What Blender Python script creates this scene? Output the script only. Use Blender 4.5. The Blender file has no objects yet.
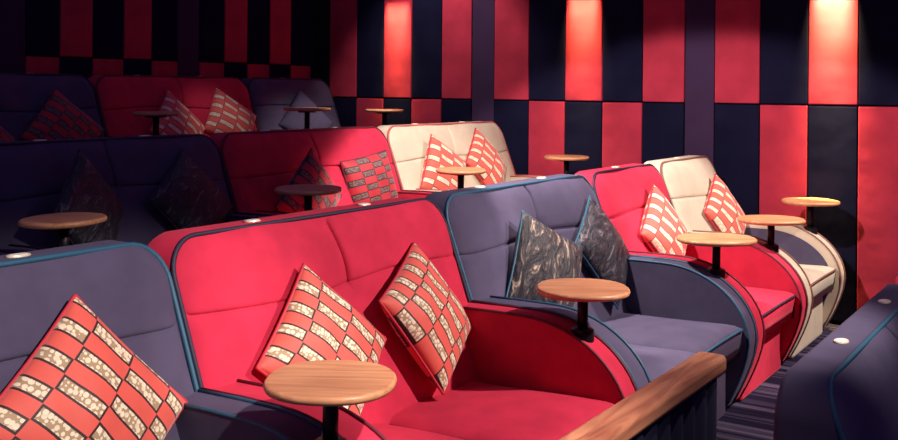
import bpy, bmesh, math, random
from mathutils import Vector, Matrix
random.seed(7)
S = bpy.context.scene
C = S.collection
PI = math.pi

# ------------------------------------------------------------------ materials
def mat(name):
    m = bpy.data.materials.new(name); m.use_nodes = True
    nt = m.node_tree; b = nt.nodes['Principled BSDF']
    return m, nt, b
def N(nt, t, **kw):
    n = nt.nodes.new(t)
    for k, v in kw.items(): setattr(n, k, v)
    return n
def math_n(nt, op, a, b=None):
    n = N(nt, 'ShaderNodeMath', operation=op)
    for i, v in enumerate((a, b)):
        if v is None: continue
        if isinstance(v, (int, float)): n.inputs[i].default_value = v
        else: nt.links.new(v, n.inputs[i])
    return n.outputs[0]
def mix(nt, fac, a, b):
    n = N(nt, 'ShaderNodeMix', data_type='RGBA')
    if isinstance(fac, (int, float)): n.inputs['Factor'].default_value = fac
    else: nt.links.new(fac, n.inputs['Factor'])
    for k, v in (('A', a), ('B', b)):
        if isinstance(v, (tuple, list)): n.inputs[k if False else (6 if k == 'A' else 7)].default_value = (*v, 1)
        else: nt.links.new(v, n.inputs[6 if k == 'A' else 7])
    return n.outputs[2]

def velvet(name, col, dark=.8, sheen=.35, scale=9, rough=.85, spec=.15):
    m, nt, b = mat(name)
    tc = N(nt, 'ShaderNodeTexCoord')
    no = N(nt, 'ShaderNodeTexNoise'); no.inputs['Scale'].default_value = scale; no.inputs['Detail'].default_value = 5
    nt.links.new(tc.outputs['Object'], no.inputs['Vector'])
    rmp = N(nt, 'ShaderNodeValToRGB'); rmp.color_ramp.elements[0].position = .35; rmp.color_ramp.elements[1].position = .65
    rmp.color_ramp.elements[0].color = (*[c*dark for c in col], 1); rmp.color_ramp.elements[1].color = (*col, 1)
    nt.links.new(no.outputs['Fac'], rmp.inputs['Fac']); nt.links.new(rmp.outputs['Color'], b.inputs['Base Color'])
    b.inputs['Roughness'].default_value = rough
    b.inputs['Sheen Weight'].default_value = sheen; b.inputs['Sheen Roughness'].default_value = .4
    b.inputs['Sheen Tint'].default_value = (*[min(1, c*1.6+.12) for c in col], 1)
    b.inputs['Specular IOR Level'].default_value = spec
    n2 = N(nt, 'ShaderNodeTexNoise'); n2.inputs['Scale'].default_value = 260
    nt.links.new(tc.outputs['Object'], n2.inputs['Vector'])
    n3 = N(nt, 'ShaderNodeTexNoise'); n3.inputs['Scale'].default_value = 5
    nt.links.new(tc.outputs['Object'], n3.inputs['Vector'])
    h = math_n(nt, 'ADD', math_n(nt, 'MULTIPLY', n2.outputs['Fac'], .05), n3.outputs['Fac'])
    bp = N(nt, 'ShaderNodeBump'); bp.inputs['Strength'].default_value = .3; bp.inputs['Distance'].default_value = .012
    nt.links.new(h, bp.inputs['Height']); nt.links.new(bp.outputs[0], b.inputs['Normal'])
    return m
def plain(name, col, rough=.6, metal=0.0, spec=.4):
    m, nt, b = mat(name)
    tc = N(nt, 'ShaderNodeTexCoord')
    no = N(nt, 'ShaderNodeTexNoise'); no.inputs['Scale'].default_value = 30
    nt.links.new(tc.outputs['Object'], no.inputs['Vector'])
    nt.links.new(mix(nt, no.outputs['Fac'], [c*.85 for c in col], [min(1, c*1.1) for c in col]), b.inputs['Base Color'])
    b.inputs['Roughness'].default_value = rough; b.inputs['Metallic'].default_value = metal
    b.inputs['Specular IOR Level'].default_value = spec
    return m
def wood(name, c1, c2, axis=0, scale=1.0, rough=.35):
    m, nt, b = mat(name)
    tc = N(nt, 'ShaderNodeTexCoord'); mp = N(nt, 'ShaderNodeMapping')
    sc = [14*scale]*3; sc[axis] = 1.2*scale
    mp.inputs['Scale'].default_value = sc
    nt.links.new(tc.outputs['Object'], mp.inputs['Vector'])
    no = N(nt, 'ShaderNodeTexNoise'); no.inputs['Scale'].default_value = 2.2; no.inputs['Detail'].default_value = 6; no.inputs['Distortion'].default_value = 1.2
    nt.links.new(mp.outputs[0], no.inputs['Vector'])
    n2 = N(nt, 'ShaderNodeTexNoise'); n2.inputs['Scale'].default_value = 4*scale
    nt.links.new(tc.outputs['Object'], n2.inputs['Vector'])
    f = math_n(nt, 'ADD', math_n(nt, 'MULTIPLY', no.outputs['Fac'], .7), math_n(nt, 'MULTIPLY', n2.outputs['Fac'], .3))
    r = N(nt, 'ShaderNodeValToRGB'); r.color_ramp.elements[0].position = .38; r.color_ramp.elements[1].position = .62
    r.color_ramp.elements[0].color = (*c1, 1); r.color_ramp.elements[1].color = (*c2, 1)
    nt.links.new(f, r.inputs['Fac']); nt.links.new(r.outputs[0], b.inputs['Base Color'])
    b.inputs['Roughness'].default_value = rough
    bp = N(nt, 'ShaderNodeBump'); bp.inputs['Strength'].default_value = .12; bp.inputs['Distance'].default_value = .004
    nt.links.new(no.outputs['Fac'], bp.inputs['Height']); nt.links.new(bp.outputs[0], b.inputs['Normal'])
    return m
def sequin(name, red, bead, under, off=.47, ncol=3.1, nrow=9.5, under2=(.3, .2, .1)):
    """checker of plain velvet cells and dark cells sewn with two rows of sequins"""
    m, nt, b = mat(name)
    uv = N(nt, 'ShaderNodeUVMap'); uv.uv_map = 'UVMap'
    sp = N(nt, 'ShaderNodeSeparateXYZ'); nt.links.new(uv.outputs[0], sp.inputs[0])
    u = math_n(nt, 'ADD', math_n(nt, 'MULTIPLY', sp.outputs[0], ncol), off)
    v = math_n(nt, 'MULTIPLY', sp.outputs[1], nrow)
    iu = math_n(nt, 'FLOOR', u); iv = math_n(nt, 'FLOOR', v)
    fu = math_n(nt, 'FRACT', u); fv = math_n(nt, 'FRACT', v)
    par = math_n(nt, 'MODULO', math_n(nt, 'ADD', iu, iv), 2.0)
    isb = math_n(nt, 'GREATER_THAN', par, .5)
    du = math_n(nt, 'ABSOLUTE', math_n(nt, 'SUBTRACT', fu, .5)); dv = math_n(nt, 'ABSOLUTE', math_n(nt, 'SUBTRACT', fv, .5))
    inu = math_n(nt, 'LESS_THAN', du, .455); inv = math_n(nt, 'LESS_THAN', dv, .36)
    cb = N(nt, 'ShaderNodeCombineXYZ')
    nt.links.new(math_n(nt, 'MULTIPLY', fu, 10.0), cb.inputs[0]); nt.links.new(math_n(nt, 'MULTIPLY', math_n(nt, 'ADD', fv, iv), 3.0), cb.inputs[1])
    vo = N(nt, 'ShaderNodeTexVoronoi'); vo.inputs['Scale'].default_value = 1.0; vo.inputs['Randomness'].default_value = .55
    nt.links.new(cb.outputs[0], vo.inputs['Vector'])
    dot = math_n(nt, 'LESS_THAN', vo.outputs['Distance'], .52)
    beadm = math_n(nt, 'MULTIPLY', math_n(nt, 'MULTIPLY', dot, isb), math_n(nt, 'MULTIPLY', inu, inv))
    no = N(nt, 'ShaderNodeTexNoise'); no.inputs['Scale'].default_value = 7
    nt.links.new(uv.outputs[0], no.inputs['Vector'])
    redc = mix(nt, no.outputs['Fac'], [c*.75 for c in red], red)
    bc = mix(nt, math_n(nt, 'MULTIPLY', vo.outputs['Color'], .6), bead, [c*.72 for c in bead])
    c1 = mix(nt, isb, redc, under)
    c1 = mix(nt, math_n(nt, 'MULTIPLY', isb, math_n(nt, 'MULTIPLY', inu, inv)), c1, under2)
    c2 = mix(nt, beadm, c1, bc)
    nt.links.new(c2, b.inputs['Base Color'])
    b.inputs['Roughness'].default_value = .6; b.inputs['Sheen Weight'].default_value = .25
    b.inputs['Specular IOR Level'].default_value = .3
    hh = math_n(nt, 'MULTIPLY', beadm, math_n(nt, 'SUBTRACT', .8, vo.outputs['Distance']))
    bp = N(nt, 'ShaderNodeBump'); bp.inputs['Strength'].default_value = .6; bp.inputs['Distance'].default_value = .004
    nt.links.new(hh, bp.inputs['Height']); nt.links.new(bp.outputs[0], b.inputs['Normal'])
    return m
def plume(name, dark, mid, light):
    """crushed dark pile with pale feathery strokes"""
    m, nt, b = mat(name)
    tc = N(nt, 'ShaderNodeTexCoord'); mp = N(nt, 'ShaderNodeMapping'); mp.inputs['Scale'].default_value = (6, 2.2, 4); mp.inputs['Rotation'].default_value = (0, 0, .5)
    nt.links.new(tc.outputs['Object'], mp.inputs['Vector'])
    no = N(nt, 'ShaderNodeTexNoise'); no.inputs['Scale'].default_value = 3.0; no.inputs['Detail'].default_value = 8; no.inputs['Distortion'].default_value = 2.5; no.inputs['Roughness'].default_value = .65
    nt.links.new(mp.outputs[0], no.inputs['Vector'])
    r = N(nt, 'ShaderNodeValToRGB'); e = r.color_ramp.elements
    e[0].position = .47; e[0].color = (*dark, 1); e[1].position = .70; e[1].color = (*light, 1)
    x = e.new(.57); x.color = (*mid, 1)
    nt.links.new(no.outputs['Fac'], r.inputs['Fac']); nt.links.new(r.outputs[0], b.inputs['Base Color'])
    b.inputs['Roughness'].default_value = .4; b.inputs['Sheen Weight'].default_value = .05
    bp = N(nt, 'ShaderNodeBump'); bp.inputs['Strength'].default_value = .8; bp.inputs['Distance'].default_value = .02
    nt.links.new(no.outputs['Fac'], bp.inputs['Height']); nt.links.new(bp.outputs[0], b.inputs['Normal'])
    return m
def carpet(name):
    m, nt, b = mat(name)
    tc = N(nt, 'ShaderNodeTexCoord'); sp = N(nt, 'ShaderNodeSeparateXYZ'); nt.links.new(tc.outputs['Object'], sp.inputs[0])
    no = N(nt, 'ShaderNodeTexNoise'); no.inputs['Scale'].default_value = 1.0; no.inputs['Detail'].default_value = 3
    cb = N(nt, 'ShaderNodeCombineXYZ'); nt.links.new(math_n(nt, 'MULTIPLY', sp.outputs[0], 22), cb.inputs[0]); nt.links.new(math_n(nt, 'MULTIPLY', sp.outputs[1], .3), cb.inputs[1])
    nt.links.new(cb.outputs[0], no.inputs['Vector'])
    r = N(nt, 'ShaderNodeValToRGB'); e = r.color_ramp.elements
    e[0].position = .45; e[0].color = (.012, .010, .028, 1); e[1].position = .66; e[1].color = (.10, .08, .13, 1)
    nt.links.new(no.outputs['Fac'], r.inputs['Fac']); nt.links.new(r.outputs[0], b.inputs['Base Color'])
    n2 = N(nt, 'ShaderNodeTexNoise'); n2.inputs['Scale'].default_value = 220; nt.links.new(tc.outputs['Object'], n2.inputs['Vector'])
    bp = N(nt, 'ShaderNodeBump'); bp.inputs['Strength'].default_value = .5; bp.inputs['Distance'].default_value = .006
    nt.links.new(n2.outputs['Fac'], bp.inputs['Height']); nt.links.new(bp.outputs[0], b.inputs['Normal'])
    b.inputs['Roughness'].default_value = .95; b.inputs['Specular IOR Level'].default_value = .05
    return m

RED = velvet('red_velvet', (.60, .028, .072), .82)
BLUE = velvet('slate_blue_velvet', (.082, .070, .128), .85, sheen=.25)
CREAM = velvet('cream_velvet', (.64, .55, .42), .9, sheen=.2)
GREY = velvet('grey_velvet', (.20, .17, .20), .9, sheen=.2)
WRED = velvet('wall_red_velvet', (.50, .042, .080), .74, sheen=.06, scale=4, spec=.02)
WBLUE = velvet('wall_navy_velvet', (.010, .010, .032), .75, sheen=.0, scale=4, spec=.02)
WPIL = velvet('pilaster_fabric', (.045, .022, .065), .85, sheen=.05, scale=4)
WALL = plain('wall_paint', (.012, .008, .022), .9, spec=.1)
P_TEAL = plain('teal_piping', (.022, .10, .17), .5)
P_NAVY = plain('navy_piping', (.02, .014, .04), .6)
P_RED = plain('red_piping', (.55, .03, .05), .6)
P_DKRED = plain('maroon_piping', (.12, .01, .025), .6)
P_PINK = plain('rose_piping', (.45, .10, .09), .6)
P_TAN = plain('tan_piping', (.22, .10, .08), .6)
WOOD = wood('oak_veneer', (.50, .21, .10), (.76, .38, .19), 0, 1.0, .4)
RAILW = wood('handrail_timber', (.20, .062, .034), (.44, .185, .10), 0, 1.0, .42)
METAL = plain('black_metal', (.018, .016, .022), .4, .6)
PLATE = plain('pale_brass', (.85, .76, .55), .35, .25)
PLATEC = plain('ivory_enamel', (.93, .88, .76), .4)
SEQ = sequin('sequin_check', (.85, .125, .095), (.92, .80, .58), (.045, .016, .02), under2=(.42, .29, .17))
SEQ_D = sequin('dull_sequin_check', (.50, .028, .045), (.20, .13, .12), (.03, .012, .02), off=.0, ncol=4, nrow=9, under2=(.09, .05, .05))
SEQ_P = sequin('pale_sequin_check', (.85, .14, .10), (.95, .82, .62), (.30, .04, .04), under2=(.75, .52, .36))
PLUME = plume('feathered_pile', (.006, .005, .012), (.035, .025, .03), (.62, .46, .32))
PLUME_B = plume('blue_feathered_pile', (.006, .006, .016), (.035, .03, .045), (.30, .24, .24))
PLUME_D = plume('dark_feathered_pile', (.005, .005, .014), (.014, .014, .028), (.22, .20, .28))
CARPET = carpet('striped_carpet')
PANELF = velvet('fluted_panel_fabric', (.012, .012, .034), .8, sheen=.05)

# ------------------------------------------------------------------ helpers
def obj(name, bm, m, parent=None, smooth=True):
    bmesh.ops.recalc_face_normals(bm, faces=bm.faces)
    me = bpy.data.meshes.new(name); bm.to_mesh(me); bm.free()
    if smooth:
        for p in me.polygons: p.use_smooth = True
    me.materials.append(m)
    o = bpy.data.objects.new(name, me); C.objects.link(o)
    if parent is not None: o.parent = parent
    return o
def tag(o, label, cat, group=None):
    o['label'] = label; o['category'] = cat
    if group: o['group'] = group
    return o
def thing(name, label, cat, loc, group=None):
    o = bpy.data.objects.new(name, None); C.objects.link(o); o.location = loc; o.empty_display_size = .1
    return tag(o, label, cat, group)
def sharp(o, ang=40):
    o.data.set_sharp_from_angle(angle=math.radians(ang))
    m = o.modifiers.new('face_weights', 'WEIGHTED_NORMAL'); m.keep_sharp = True; m.weight = 100   # keeps the broad faces flat
    return o
def box_bm(x0, x1, y0, y1, z0, z1, bev=0, seg=2):
    bm = bmesh.new(); bmesh.ops.create_cube(bm, size=1)
    for v in bm.verts:
        v.co = Vector((x0+(v.co.x+.5)*(x1-x0), y0+(v.co.y+.5)*(y1-y0), z0+(v.co.z+.5)*(z1-z0)))
    if bev: bmesh.ops.bevel(bm, geom=list(bm.edges), offset=bev, segments=seg, affect='EDGES', profile=.5)
    return bm
def prism_bm(prof, x0, x1, bev=0, seg=3):
    """prof = list of (y, z); extruded along x, both rims bevelled"""
    bm = bmesh.new()
    a = [bm.verts.new((x0, y, z)) for y, z in prof]; b = [bm.verts.new((x1, y, z)) for y, z in prof]
    n = len(prof); fa = bm.faces.new(a); fb = bm.faces.new(b[::-1])
    for i in range(n): bm.faces.new((a[i], b[i], b[(i+1) % n], a[(i+1) % n]))
    if bev:
        ed = list(set(list(fa.edges)+list(fb.edges)))
        bmesh.ops.bevel(bm, geom=ed, offset=bev, segments=seg, affect='EDGES', profile=.5)
    return bm
def tube_bm(pts, r, seg=8, closed=False, bm=None):
    bm = bm or bmesh.new(); P = [Vector(p) for p in pts]; n = len(P); rings = []
    up = None
    for i in range(n):
        if closed: t = P[(i+1) % n]-P[i-1]
        else: t = P[min(i+1, n-1)]-P[max(i-1, 0)]
        t.normalize()
        if up is None:
            up = Vector((0, 0, 1)) if abs(t.z) < .8 else Vector((0, 1, 0))
        a = (up-t*up.dot(t)).normalized(); b = t.cross(a); up = a
        rings.append([bm.verts.new(P[i]+(a*math.cos(2*PI*k/seg)+b*math.sin(2*PI*k/seg))*r) for k in range(seg)])
    m = n if closed else n-1
    for i in range(m):
        A, B = rings[i], rings[(i+1) % n]
        for k in range(seg): bm.faces.new((A[k], A[(k+1) % seg], B[(k+1) % seg], B[k]))
    if not closed: bm.faces.new(rings[0][::-1]); bm.faces.new(rings[-1])
    return bm
def lathe_bm(prof, seg=32, sx=1, sy=1, power=2.0):
    """profile (r, z) turned about z; power > 2 squares the outline"""
    bm = bmesh.new(); R = []
    for r, z in prof:
        ring = []
        for k in range(seg):
            a = 2*PI*k/seg; c, s = math.cos(a), math.sin(a)
            q = (abs(c)**power+abs(s)**power)**(-1/power)
            ring.append(bm.verts.new((r*q*c*sx, r*q*s*sy, z)))
        R.append(ring)
    for i in range(len(R)-1):
        for k in range(seg): bm.faces.new((R[i][k], R[i][(k+1) % seg], R[i+1][(k+1) % seg], R[i+1][k]))
    bm.faces.new(R[0][::-1]); bm.faces.new(R[-1])
    return bm
def sstep(a, b, x):
    t = max(0, min(1, (x-a)/(b-a))); return t*t*(3-2*t)

# ------------------------------------------------------------------ sofas
BT, CR = 1.16, .12          # back height, top corner radius
def yf(z): return .94-(1.16-z)*.386          # front plane of the back cushion (leaning)
def halfw(z, hw, top=BT, r=CR):
    """half width of the rounded back outline at height z"""
    if z <= top-r: return hw
    q = min(1, (z-(top-r))/r); return hw-r+r*math.sqrt(max(0, 1-q*q))
def outline(hw, z0, top, r, n=9):
    pts = [(-hw, z0+(top-r-z0)*k/8) for k in range(8)]
    for k in range(n+1):
        a = PI-PI/2*k/n; pts.append((-hw+r+r*math.cos(a), top-r+r*math.sin(a)))
    m = 18
    for k in range(1, m): pts.append((-hw+r+(2*hw-2*r)*k/m, top))
    for k in range(n+1):
        a = PI/2-PI/2*k/n; pts.append((hw-r+r*math.cos(a), top-r+r*math.sin(a)))
    pts += [(hw, z0+(top-r-z0)*(7-k)/8) for k in range(8)]
    return pts

def back_pad_bm(hw, double, wob):
    """padded front of the back: creased across at mid height, seamed down the middle above the crease"""
    bm = bmesh.new(); z0 = .40; crease = .92; top = BT-.002; hm = hw-.012
    rnd = random.Random(wob); ph = [rnd.uniform(0, 6.28) for _ in range(6)]
    fine = (-.05, -.035, -.024, -.016, -.010, -.006, -.003, 0, .003, .006, .010, .016, .024, .035, .05)
    xs = [math.sin((i/56*2-1)*PI/2*.98)/math.sin(PI/2*.98)*hm for i in range(57)]
    if double: xs = sorted([x for x in xs if abs(x) > .06]+list(fine))
    zs = [z0+(top-z0)*(1-(1-j/56)**1.4) for j in range(57)]
    zs = sorted([z for z in zs if abs(z-crease) > .06]+[crease+d for d in fine])
    G = []
    for zb in zs:
        row = []
        for xb in xs:
            z = zb+.012*math.sin(xb*5+ph[0])*math.exp(-((zb-crease)/.07)**2)
            H = halfw(z, hm, top, CR); x = xb/hm*H
            if double: x += .014*math.sin(z*9+ph[1])*math.exp(-(xb/.08)**2)*sstep(top, top-.06, z)
            e = min(H-abs(x), BT-z)                    # distance to the rim
            puff = .034*(1-math.exp(-max(0, e)/.035))
            puff -= .014*math.exp(-abs(zb-crease)/.0055)
            puff += .006*math.sin(min(1, max(0, (z-crease)/(BT-crease)))*PI)
            if double:
                puff -= .022*sstep(crease-.04, crease+.02, z)*math.exp(-abs(xb)/.007)
                puff -= .012*math.exp(-(xb/.07)**2-((zb-crease)/.05)**2)
            puff += .004*math.sin(x*7+z*9+ph[2])+.003*math.sin(x*13-z*6+ph[3])
            row.append(bm.verts.new((x, yf(z)-puff+.012, z)))
        G.append(row)
    for j in range(len(zs)-1):
        for i in range(len(xs)-1): bm.faces.new((G[j][i], G[j][i+1], G[j+1][i+1], G[j+1][i]))
    # close towards the shell
    bd = [e for e in bm.edges if e.is_boundary]
    ex = bmesh.ops.extrude_edge_only(bm, edges=bd)
    for v in ex['geom']:
        if isinstance(v, bmesh.types.BMVert): v.co.y += .05
    bmesh.ops.contextual_create(bm, geom=[e for e in bm.edges if e.is_boundary])
    return bm
def back_shell_bm(hw):
    bm = bmesh.new(); rings = []
    o = outline(hw, .03, BT, CR)
    def ring(inset, off):
        r = []
        oo = outline(hw-inset, .03, BT-inset, max(.02, CR-inset))
        for (x, z), (_, zz) in zip(oo, o):
            yfr = yf(max(z, .35))
            yb = 1.13-.055*(z/BT)
            r.append(bm.verts.new((x, yfr+(yb-yfr)*off, z)))
        return r
    rings = [ring(.004, .05), ring(0, .14), ring(0, .5), ring(0, .86), ring(.006, .94), ring(.02, .985), ring(.045, 1)]
    n = len(o)
    for a, b in zip(rings, rings[1:]):
        for i in range(n): bm.faces.new((a[i], b[i], b[(i+1) % n], a[(i+1) % n]))
    bm.faces.new(rings[0]); bm.faces.new(rings[-1][::-1])
    return bm
def arm_profile():
    """side view of an arm: flat top sweeping down in a big curve to the front, foot set back"""
    p = [(.86, .03), (.86, .72), (.60, .728), (.46, .728)]
    for k in range(1, 15):
        a = PI/2*k/14
        p.append((.46-.455*math.sin(a), .368+.36*math.cos(a)))
    for k in range(1, 6):
        t = k/5; p.append((.005+.12*t**1.5, .368-.338*t))
    return p
def seat_bm(x0, x1, wob):
    bm = bmesh.new(); nx, ny = 22, 26; y0, y1 = .035, .76; zt = .475
    rnd = random.Random(wob); ph = rnd.uniform(0, 6.28); G = []
    for j in range(ny+1):
        row = []
        for i in range(nx+1):
            u = i/nx*2-1; v = j/ny; u = math.sin(u*PI/2*.97)/math.sin(PI/2*.97)
            x = (x0+x1)/2+u*(x1-x0)/2; y = y0+(y1-y0)*(v**1.3)
            e = min((x1-x0)/2-abs(u)*(x1-x0)/2, y-y0)
            z = zt-.03+.03*(1-math.exp(-e/.025))+.022*math.cos(u*PI/2)*math.sin(min(1, v*1.05)*PI)-.02*v
            z += .004*math.sin(x*9+y*7+ph)
            row.append(bm.verts.new((x, y, z)))
        G.append(row)
    for j in range(ny):
        for i in range(nx): bm.faces.new((G[j][i], G[j][i+1], G[j+1][i+1], G[j+1][i]))
    bd = [e for e in bm.edges if e.is_boundary]
    ex = bmesh.ops.extrude_edge_only(bm, edges=bd)
    vs = [v for v in ex['geom'] if isinstance(v, bmesh.types.BMVert)]
    for v in vs: v.co.z = .31; 
    for v in vs:
        if v.co.y < y0+.001: v.co.y += .022
    bmesh.ops.contextual_create(bm, geom=[e for e in bm.edges if e.is_boundary])
    return bm

CACHE = {}
def sofa(name, label, cat, x0, x1, yfront, zf, fabric, pipe, seats=2, inner=None, group='sofas in rows', arm_pipe=None, front_pipe=True, seed=0):
    w = x1-x0-.006; hw = w/2
    t = thing(name, label, cat, ((x0+x1)/2, yfront, zf), group)
    arm_pipe = arm_pipe or pipe
    sharp(obj('back_shell', back_shell_bm(hw), fabric, t), 50)
    obj('back_pad', back_pad_bm(hw, seats > 1, seed), fabric, t)
    pts = []
    for x, z in outline(hw-.006, .45, BT-.004, CR):
        pts.append((x, yf(z)+.008, z))
    obj('back_piping', tube_bm(pts, .0085, 6), pipe, t)
    # arms
    prof = arm_profile()
    for s in (-1, 1):
        xa, xb = (-hw, -hw+.13) if s < 0 else (hw-.13, hw)
        a = sharp(obj('armrest', prism_bm(prof, xa, xb, .018, 3), fabric, t), 45)
        bm = bmesh.new()
        for xx in (xa+.004, xb-.004):
            tube_bm([(xx, y-.002, z+.002) for y, z in [(.80, .722)]+prof[2:]], .0065, 6, bm=bm)
        obj('arm_piping', bm, arm_pipe, a)
        if inner is not None:
            # contrasting lining on the inner face of the arm
            xi = xb if s < 0 else xa
            pin = [(.80, .06), (.80, .675), (.48, .675)]
            for k in range(1, 13):
                q = PI/2*k/12; pin.append((.48-.42*math.sin(q), .36+.315*math.cos(q)))
            pin += [(.11, .20), (.16, .06)]
            obj('arm_lining', prism_bm(pin, min(xi, xi-.008*s), max(xi, xi-.008*s), .002, 1), inner, a, smooth=False)
    # base and seats
    obj('base', box_bm(-hw+.12, hw-.12, .115, 1.0, 0.0, .325, .02), fabric, t, smooth=False)
    xi = hw-.132; ws = 2*xi/seats
    for k in range(seats):
        sx0, sx1 = -xi+ws*k+.002, -xi+ws*(k+1)-.002
        sc = obj('seat_cushion', seat_bm(sx0, sx1, seed*3+k), fabric, t)
        edge = [(sx0+.004, .70, .43), (sx0+.004, .40, .44), (sx0+.004, .06, .447), (sx0+.012, .034, .444)]
        edge += [(sx0+.012+(sx1-sx0-.024)*q/10, .032, .446+.004*math.sin(q*PI/10)) for q in range(11)]
        edge += [(sx1-.012, .034, .444), (sx1-.004, .06, .447), (sx1-.004, .40, .44), (sx1-.004, .70, .43)]
        obj('seat_piping', tube_bm(edge, .0065, 6), pipe, sc)
    # number plates on top of the back
    yc = (yf(BT)+1.075)/2
    for k in range(seats):
        px = (-.31 if k == 0 else .31)*(w/1.5) if seats > 1 else 0
        bm = lathe_bm([(.034, BT-.004), (.036, BT+.002), (.034, BT+.005), (.030, BT+.005)], 28, 1, .62)
        for v in bm.verts: v.co.x += px; v.co.y += yc
        pl = sharp(obj('number_plate', bm, PLATE, t), 30)
        bm = lathe_bm([(.028, BT+.0045), (.028, BT+.0062)], 28, 1, .58)
        for v in bm.verts: v.co.x += px; v.co.y += yc
        sharp(obj('plate_face', bm, PLATEC, pl), 30)
    return t

R1, R2, R3, R0 = (1.48, 0.0), (3.26, .20), (5.06, .54), (-.31, -.315)
sofa('two_seat_sofa', 'slate blue two-seat sofa at front left, behind the large sequinned cushion', 'sofa', .57, 2.09, *R1, BLUE, P_TEAL, seed=1)
sofa('two_seat_sofa', 'bright red two-seat sofa directly behind the wooden handrail', 'sofa', 2.09, 3.61, *R1, RED, P_NAVY, arm_pipe=P_DKRED, seed=2)
sofa('two_seat_sofa', 'slate blue two-seat sofa holding two dark feathery cushions with teal piping', 'sofa', 3.61, 5.10, *R1, BLUE, P_TEAL, seed=3)
sofa('armchair', 'red single cinema seat between the slate blue sofa and the cream single seat', 'armchair', 5.10, 6.11, *R1, RED, P_NAVY, seats=1, arm_pipe=P_DKRED, seed=4)
sofa('armchair', 'cream single cinema seat at the right end of the nearest full row by the wall', 'armchair', 6.11, 7.13, *R1, CREAM, P_TAN, seats=1, inner=BLUE, seed=5)
sofa('two_seat_sofa', 'grey second-row sofa cut off by the left picture edge, only its right arm showing', 'sofa', .98, 2.48, *R2, GREY, P_NAVY, seed=6)
sofa('two_seat_sofa', 'dark blue two-seat sofa in shadow at left of the second row, with dark feathery cushions', 'sofa', 2.48, 4.00, *R2, BLUE, P_NAVY, seed=7)
sofa('two_seat_sofa', 'red two-seat sofa in the second row, left of the cream two-seater', 'sofa', 4.00, 5.56, *R2, RED, P_DKRED, seed=8)
sofa('two_seat_sofa', 'cream two-seat sofa with rose piping at the right end of the second row', 'sofa', 5.56, 7.13, *R2, CREAM, P_PINK, inner=BLUE, seed=9)
sofa('two_seat_sofa', 'dark blue sofa in deep shadow at the far left of the back row', 'sofa', 3.00, 4.53, *R3, BLUE, P_NAVY, seed=10)
sofa('two_seat_sofa', 'dim red two-seat sofa in the back row against the rear wall', 'sofa', 4.53, 6.03, *R3, RED, P_DKRED, seed=11)
sofa('armchair', 'blue-grey single seat at the right end of the back row, in the corner', 'armchair', 6.03, 7.08, *R3, BLUE, P_NAVY, seats=1, seed=12)
sofa('two_seat_sofa', 'dark blue sofa at bottom right seen from its back corner, two oval plates on top', 'sofa', 2.79, 4.54, *R0, BLUE, P_TEAL, seed=13)
sofa('two_seat_sofa', 'red sofa showing only a sliver at the right picture edge beyond the dark blue one', 'sofa', 4.54, 6.05, *R0, RED, P_NAVY, seed=14)

# ------------------------------------------------------------------ swivel tables on the arms
def table(x, yfront, zf, label, L, W, ang, lift):
    """oval top, L long and W wide, its long axis turned by ang degrees from the row direction"""
    y = yfront+.225; z = zf
    t = thing('side_table', label, 'side table', (x, y, z+.69), 'swivel tables on the sofa arms')
    top = .165+lift; h = .025; r = .5
    bm = lathe_bm([(r-.012/L, top-h), (r-.003/L, top-h+.005), (r, top-h+.013), (r-.002/L, top-.005), (r-.008/L, top)], 64, L, W, 2.3)
    o = sharp(obj('tabletop', bm, WOOD, t), 45); o.rotation_euler.z = math.radians(ang)
    obj('post', lathe_bm([(.021, .0), (.021, top-h+.001)], 20), METAL, t)
    sharp(obj('flange', lathe_bm([(.07, top-h-.012), (.07, top-h)], 24), METAL, t))
    sharp(obj('foot_plate', lathe_bm([(.045, -.05), (.045, .008), (.03, .016)], 24), METAL, t))
# long axis seen side-on lies near -57 degrees (across the view)
TB = [(2.035, R1, .345, .35, -60, .012, 'round wooden swivel table at front centre, before the left red cushion on the red sofa'),
      (3.545, R1, .36, .36, -57, .008, 'round wooden swivel table in front of the dark feathery cushions on the slate blue sofa'),
      (5.13, R1, .41, .34, -50, .01, 'round wooden swivel table on the arm between the slate blue sofa and red single seat'),
      (6.14, R1, .395, .34, -50, .005, 'round wooden swivel table on the arm between the red and cream single seats'),
      (7.095, R1, .37, .36, -50, .03, 'round wooden swivel table on the last arm beside the wall, right of the cream seat'),
      (2.50, R2, .29, .36, -75, .045, 'reddish wooden swivel table at left, before the dark blue sofa in shadow'),
      (3.965, R2, .345, .36, -60, .05, 'dark wooden swivel table in front of the left cushion of the second-row red sofa'),
      (5.435, R2, .325, .36, -57, .055, 'wooden swivel table in front of the cream two-seat sofa'),
      (6.94, R2, .345, .33, -57, .06, 'wooden swivel table standing against the right wall at the end of the second row'),
      (4.49, R3, .29, .34, -60, .06, 'dim swivel table before the back-row red sofa at its left arm'),
      (5.99, R3, .37, .36, -60, .07, 'swivel table in front of the blue-grey single seat in the back row'),
      (7.0, R3, .335, .34, -57, .045, 'swivel table by the right wall at the end of the back row')]
for x, (a, b), L, W, ang, lift, l in TB: table(x, a, b, l, L, W, ang, lift)

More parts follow.
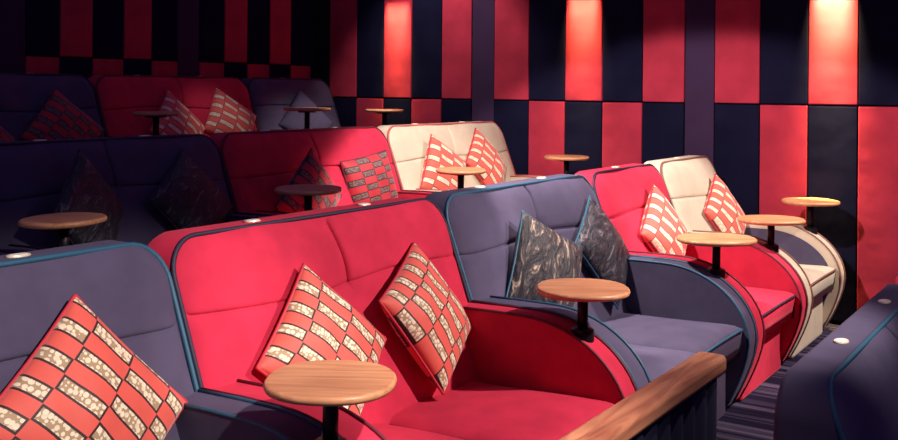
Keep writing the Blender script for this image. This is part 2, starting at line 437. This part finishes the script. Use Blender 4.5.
# ------------------------------------------------------------------ cushions
def rotm(w):
    v = Vector(w); return Matrix.Rotation(v.length, 4, v.normalized())
def cushion(pose, s, cover, pipe, label, group, name='cushion', T=.08, seed=0):
    bm = bmesh.new(); n = 26; h = s/2; rnd = random.Random(seed); ph = [rnd.uniform(0, 6.28) for _ in range(4)]
    uvl = bm.loops.layers.uv.new('UVMap'); F = {}
    def P(i, j, side):
        a = math.sin((i/n*2-1)*PI/2*.96)/math.sin(PI/2*.96); b = math.sin((j/n*2-1)*PI/2*.96)/math.sin(PI/2*.96)
        x = a*h*(1-.04*(1-b*b)); y = b*h*(1-.04*(1-a*a))
        t = T*(max(0, (1-a*a)*(1-b*b)))**.42
        t *= 1+.10*math.sin(4*a+ph[0])*math.sin(3*b+ph[1])
        wr = .004*math.sin(9*a+5*b+ph[2])*(1-a*a)*(1-b*b)
        return Vector((x, y, side*t+wr)), ((a+1)/2, (b+1)/2)
    for side in (1, -1):
        for j in range(n+1):
            for i in range(n+1):
                edge = i in (0, n) or j in (0, n)
                k = (i, j, 0 if edge else side)
                if k not in F: F[k] = bm.verts.new(P(i, j, side)[0])
        for j in range(n):
            for i in range(n):
                q = [(i, j), (i+1, j), (i+1, j+1), (i, j+1)]
                if side < 0: q = q[::-1]
                vs = [F[(a, b, 0 if (a in (0, n) or b in (0, n)) else side)] for a, b in q]
                f = bm.faces.new(vs)
                for lp, (a, b) in zip(f.loops, q): lp[uvl].uv = P(a, b, side)[1]
    edge = [P(i, 0, 1)[0] for i in range(n)]+[P(n, j, 1)[0] for j in range(n)]+[P(i, n, 1)[0] for i in range(n, 0, -1)]+[P(0, j, 1)[0] for j in range(n, 0, -1)]
    o = obj(name, bm, cover)
    obj('piping', tube_bm(edge, .006, 6, True), pipe, o)
    o.matrix_world = Matrix.Translation(Vector(pose[3:])) @ rotm(pose[:3])
    return tag(o, label, 'cushion', group)
gs, gf = 'sequin-check red cushions', 'dark feathery cushions'
CU = [
 ([1.1185, 0.541, -0.8084, 1.6573, 2.2043, 0.769], .45, SEQ, P_RED, 'large red sequin-check cushion at bottom left, on the slate blue sofa', gs),
 ([1.1075, 0.458, -0.7796, 2.5774, 2.1823, 0.7427], .43, SEQ, P_RED, 'red sequin-check cushion behind the front wooden table, left one on the bright red sofa', gs),
 ([0.9332, 0.6938, -0.9272, 3.1847, 2.1872, 0.7544], .43, SEQ, P_RED, 'red sequin-check cushion at the right end of the bright red sofa', gs),
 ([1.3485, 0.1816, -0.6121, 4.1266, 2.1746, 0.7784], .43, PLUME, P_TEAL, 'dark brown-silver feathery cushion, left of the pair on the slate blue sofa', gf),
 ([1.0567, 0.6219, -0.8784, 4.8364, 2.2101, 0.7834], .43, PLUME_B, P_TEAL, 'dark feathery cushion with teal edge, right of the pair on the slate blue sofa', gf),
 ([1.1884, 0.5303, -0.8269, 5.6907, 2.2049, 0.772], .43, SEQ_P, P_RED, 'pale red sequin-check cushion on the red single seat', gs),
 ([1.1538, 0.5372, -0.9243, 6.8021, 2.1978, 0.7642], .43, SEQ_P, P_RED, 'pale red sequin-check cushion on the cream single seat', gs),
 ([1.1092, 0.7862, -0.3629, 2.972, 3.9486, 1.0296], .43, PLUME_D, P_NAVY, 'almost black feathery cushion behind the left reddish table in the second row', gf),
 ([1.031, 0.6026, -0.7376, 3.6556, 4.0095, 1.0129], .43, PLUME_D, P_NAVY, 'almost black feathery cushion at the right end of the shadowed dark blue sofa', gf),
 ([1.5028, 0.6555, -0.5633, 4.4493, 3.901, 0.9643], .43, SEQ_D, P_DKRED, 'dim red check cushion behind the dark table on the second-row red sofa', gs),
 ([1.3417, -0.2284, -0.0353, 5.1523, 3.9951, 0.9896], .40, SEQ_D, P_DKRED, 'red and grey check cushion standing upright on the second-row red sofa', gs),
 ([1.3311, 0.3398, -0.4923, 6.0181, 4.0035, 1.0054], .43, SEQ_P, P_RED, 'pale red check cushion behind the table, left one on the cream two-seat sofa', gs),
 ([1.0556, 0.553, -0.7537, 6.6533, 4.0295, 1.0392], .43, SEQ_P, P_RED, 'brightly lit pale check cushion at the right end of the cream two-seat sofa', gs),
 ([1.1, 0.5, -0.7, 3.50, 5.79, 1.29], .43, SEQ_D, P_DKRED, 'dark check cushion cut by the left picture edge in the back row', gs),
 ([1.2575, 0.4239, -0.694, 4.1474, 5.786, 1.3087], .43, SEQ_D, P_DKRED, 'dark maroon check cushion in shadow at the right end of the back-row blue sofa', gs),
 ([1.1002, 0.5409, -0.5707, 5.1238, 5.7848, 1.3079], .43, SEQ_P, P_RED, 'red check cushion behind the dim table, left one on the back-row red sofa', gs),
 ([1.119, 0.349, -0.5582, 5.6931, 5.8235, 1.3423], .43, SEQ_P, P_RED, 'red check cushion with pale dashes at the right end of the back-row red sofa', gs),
 ([1.2255, 0.4219, -0.7844, 6.5528, 5.7855, 1.3114], .43, BLUE, P_NAVY, 'plain blue-grey cushion on the single seat in the back corner', 'plain cushions'),
]
for i, c in enumerate(CU): cushion(*c, seed=i)

# ------------------------------------------------------------------ handrail partition
t = thing('handrail', 'thick reddish-brown wooden handrail on a dark fluted partition in front of the red sofa', 'handrail', (1.765, .915, 0))
bm = box_bm(-.965, .965, -.043, .043, .853, .905, .017, 4); sharp(obj('wooden_rail', bm, RAILW, t), 60)
bm = bmesh.new(); prof = []
nfl = int(1.90/.083)
for i in range(nfl*8+1):
    x = -.955+1.90*i/(nfl*8); prof.append((x, -.018-.012*abs(math.sin(PI*i/8))))
a = [[bm.verts.new((x, y, z)) for x, y in prof] for z in (0.0, .856)]; b = [[bm.verts.new((x, -y, z)) for x, y in prof] for z in (0.0, .856)]
n = len(prof)
for i in range(n-1):
    bm.faces.new((a[0][i], a[0][i+1], a[1][i+1], a[1][i])); bm.faces.new((b[0][i+1], b[0][i], b[1][i], b[1][i+1]))
    for q in (0, 1): bm.faces.new((a[q][i], a[q][i+1], b[q][i+1], b[q][i]))
for i in (0, n-1): bm.faces.new((a[0][i], a[1][i], b[1][i], b[0][i]))
sharp(obj('fluted_panel', bm, PANELF, t), 60)

# ------------------------------------------------------------------ room
XW, YW, TOP = 7.38, 6.42, 2.95
def struct(name, bm, m, parent=None):
    o = obj(name, bm, m, parent, smooth=False)
    if parent is None: o['kind'] = 'structure'
    return o
st = [(-3.0, -.29), (.84, -.29), (.84, 0), (2.75, 0), (2.75, .2), (4.55, .2), (4.55, .54), (YW+.15, .54), (YW+.15, -.5), (-3.0, -.5)]
struct('floor', prism_bm(st, -1.2, XW+.15), CARPET)
struct('wall_right', box_bm(XW, XW+.15, -3.0, YW+.15, -.29, TOP), WALL)
struct('wall_rear', box_bm(-1.2, XW, YW, YW+.15, .54, TOP), WALL)
def ord_(k): return ['first', 'second', 'third', 'fourth', 'fifth', 'sixth', 'seventh', 'eighth'][k]
PT = .03
def ufront(x0, x1, m, y0, y1, z0, z1, label, grp):
    bm = box_bm(x0, x1, y0, y1, z0, z1, .009, 2)
    cx, cy = (x0+x1)/2, (y0+y1)/2
    for v in bm.verts: v.co -= Vector((cx, cy, z0))
    o = sharp(obj('padded_panel', bm, m), 50); o.location = (cx, cy, z0)
    tag(o, label, 'panel', grp)
def tier(y): return .54 if y > 4.55 else .2 if y > 2.75 else 0 if y > .84 else -.29
seamR = 1.532; g = .004
SEC = [('far', [6.212, 5.884, 5.568, 5.252, 4.927, 4.615]), ('middle', [4.388, 4.050, 3.715, 3.382, 3.043, 2.703]),
       ('near', [2.471, 2.132, 1.792, 1.455, 1.117, .78, .44])]
ti = 1
for s, ed in SEC:
    for k in range(len(ed)-1):
        y1, y0 = ed[k]-g/2, ed[k+1]+g/2
        for up in (1, 0):
            isred = (k % 2 == 0) == bool(up)
            z0, z1 = (seamR+g, TOP-.03) if up else (max(tier(y0), tier(y1))+.02, seamR-g)
            ufront(XW-PT, XW-.001, WRED if isred else WBLUE, y0, y1, z0, z1,
                   '%s %s velvet panel, %s from left in the %s section of the right wall%s' % ('upper' if up else 'lower', 'red' if isred else 'navy', ord_(k), s,
                    ', lamp-lit' if up and k == 2 else ''), 'padded panels on the right wall')
for y0, y1 in ((4.615, 4.388), (2.703, 2.471)):
    struct('trim_%d' % ti, box_bm(XW-.02, XW-.001, y1+.004, y0-.004, .2, TOP), WPIL); ti += 1
seamB = 1.832
for s, ed in (('right', [7.291, 7.011, 6.73, 6.446, 6.17, 5.888]), ('left', [5.65, 5.382, 5.11, 4.826, 4.542, 4.27])):
    for k in range(5):
        x1, x0 = ed[k]-g/2, ed[k+1]+g/2
        for up in (1, 0):
            isred = (k % 2 == 1) == bool(up)
            z0, z1 = (seamB+g, TOP-.03) if up else (.56, seamB-g)
            ufront(x0, x1, WRED if isred else WBLUE, YW-PT, YW-.001, z0, z1,
                   '%s %s velvet panel, %s from right in the %s section of the rear wall' % ('upper' if up else 'lower', 'red' if isred else 'navy', ord_(k), s), 'padded panels on the rear wall')
for x0, x1 in ((5.65, 5.888), (2.2, 4.27)):
    struct('trim_%d' % ti, box_bm(x0+.004, x1-.004, YW-.02, YW-.001, .54, TOP), WPIL); ti += 1

# ------------------------------------------------------------------ lights
def lamp(name, kind, loc, energy, col, **kw):
    l = bpy.data.lights.new(name, kind); l.energy = energy; l.color = col
    for k, v in kw.items(): setattr(l, k, v)
    o = bpy.data.objects.new(name, l); C.objects.link(o); o.location = loc; return o
WARM = (1, .76, .24)
EM, nt, b = mat('lamp_glow'); b.inputs['Emission Color'].default_value = (1, .75, .5, 1); b.inputs['Emission Strength'].default_value = 6
b.inputs['Base Color'].default_value = (.9, .8, .7, 1)
for yy, wl, en in ((5.41, 'leftmost', 4.2), (3.548, 'middle', 6.6), (1.623, 'rightmost', 19)):
    t = thing('wall_lamp', '%s warm downward wall lamp on a lit red panel of the right wall' % wl, 'lamp', (XW-PT, yy, 2.475), 'wall lamps on the right wall')
    sharp(obj('back_plate', box_bm(-.015, .002, -.06, .06, .0, .12, .005), METAL, t))
    bm = bmesh.new(); hood = [(-.015, 0), (-.015, .09), (-.05, .10), (-.10, .07), (-.115, 0), (-.108, 0), (-.095, .064), (-.05, .092), (-.022, .083), (-.022, 0)]
    a_ = [bm.verts.new((x, -.165, z)) for x, z in hood]; b_ = [bm.verts.new((x, .165, z)) for x, z in hood]
    for i in range(len(hood)): bm.faces.new((a_[i], a_[(i+1) % len(hood)], b_[(i+1) % len(hood)], b_[i]))
    bm.faces.new(a_); bm.faces.new(b_[::-1])
    sharp(obj('shade', bm, METAL, t))
    obj('bulb', tube_bm([(-.062, -.15, .070), (-.062, .15, .070)], .010, 10), EM, t)
    o = lamp('wall_lamp_light', 'AREA', (XW-PT-.05, yy, 2.515), en, WARM, shape='RECTANGLE', size=.04, size_y=.24, spread=math.radians(28)); o.rotation_euler = (0, math.radians(-6), 0)
KEY = (1, .85, .77)
def down(x, y, e, size=120, blend=.6, col=KEY, z=2.9, rx=0, ry=0, soft=.05):
    o = lamp('ceiling_or_fill_spot', 'SPOT', (x, y, z), e, col, spot_size=math.radians(size), spot_blend=blend, shadow_soft_size=soft)
    o.rotation_euler = (math.radians(rx), math.radians(ry), 0)
down(1.5, -.3, 520, size=54, blend=.5, rx=44, ry=4)
down(3.9, -.3, 540, size=46, blend=.5, rx=43, ry=16)
down(5.1, -.1, 380, size=46, blend=.6, rx=40, ry=8)
down(6.5, -.1, 540, size=44, blend=.5, rx=40, ry=6)
down(4.3, 2.58, 430, size=90, blend=.15, ry=-33, z=2.78)
down(6.4, 2.3, 170, size=60, blend=.6, rx=30, ry=13)
down(6.5, 4.3, 150, size=40, blend=.8, rx=32)
down(6.2, 4.9, 70, size=84, blend=.5, ry=-42)  # added wash that brightens the far wall panels, no known fitting
down(4.2, -1.1, 60, size=46, blend=.6, rx=38)  # invented fill for the front face of the bottom-right sofa
down(2.2, .3, 130, size=38, blend=.7, rx=16)  # extra spot put in only to brighten the handrail
down(5.5, 4.8, 34, size=27, blend=.9, rx=31)  # added narrow fill lifting the back-row cushions, not a real downlight
w = bpy.data.worlds.new('world'); S.world = w; w.use_nodes = True
w.node_tree.nodes['Background'].inputs[0].default_value = (.36, .22, .66, 1); w.node_tree.nodes['Background'].inputs[1].default_value = .19

# ------------------------------------------------------------------ camera
cam = bpy.data.cameras.new('camera'); co = bpy.data.objects.new('camera', cam); C.objects.link(co)
cam.sensor_width = 36; cam.lens = 1003/898*36; cam.shift_y = -132/898; cam.clip_start = .05
yaw = math.atan(661/1003)
co.matrix_world = Matrix.Translation((0, 0, 1.63)) @ Matrix.Rotation(-(PI/2-yaw), 4, 'Z') @ Matrix.Rotation(PI/2, 4, 'X') @ Matrix.Rotation(math.radians(.5), 4, 'Z')
S.camera = co
S.view_settings.view_transform = 'Standard'; S.view_settings.look = 'None'; S.view_settings.gamma = 1; S.view_settings.use_curve_mapping = False
S.view_settings.exposure = 0.0
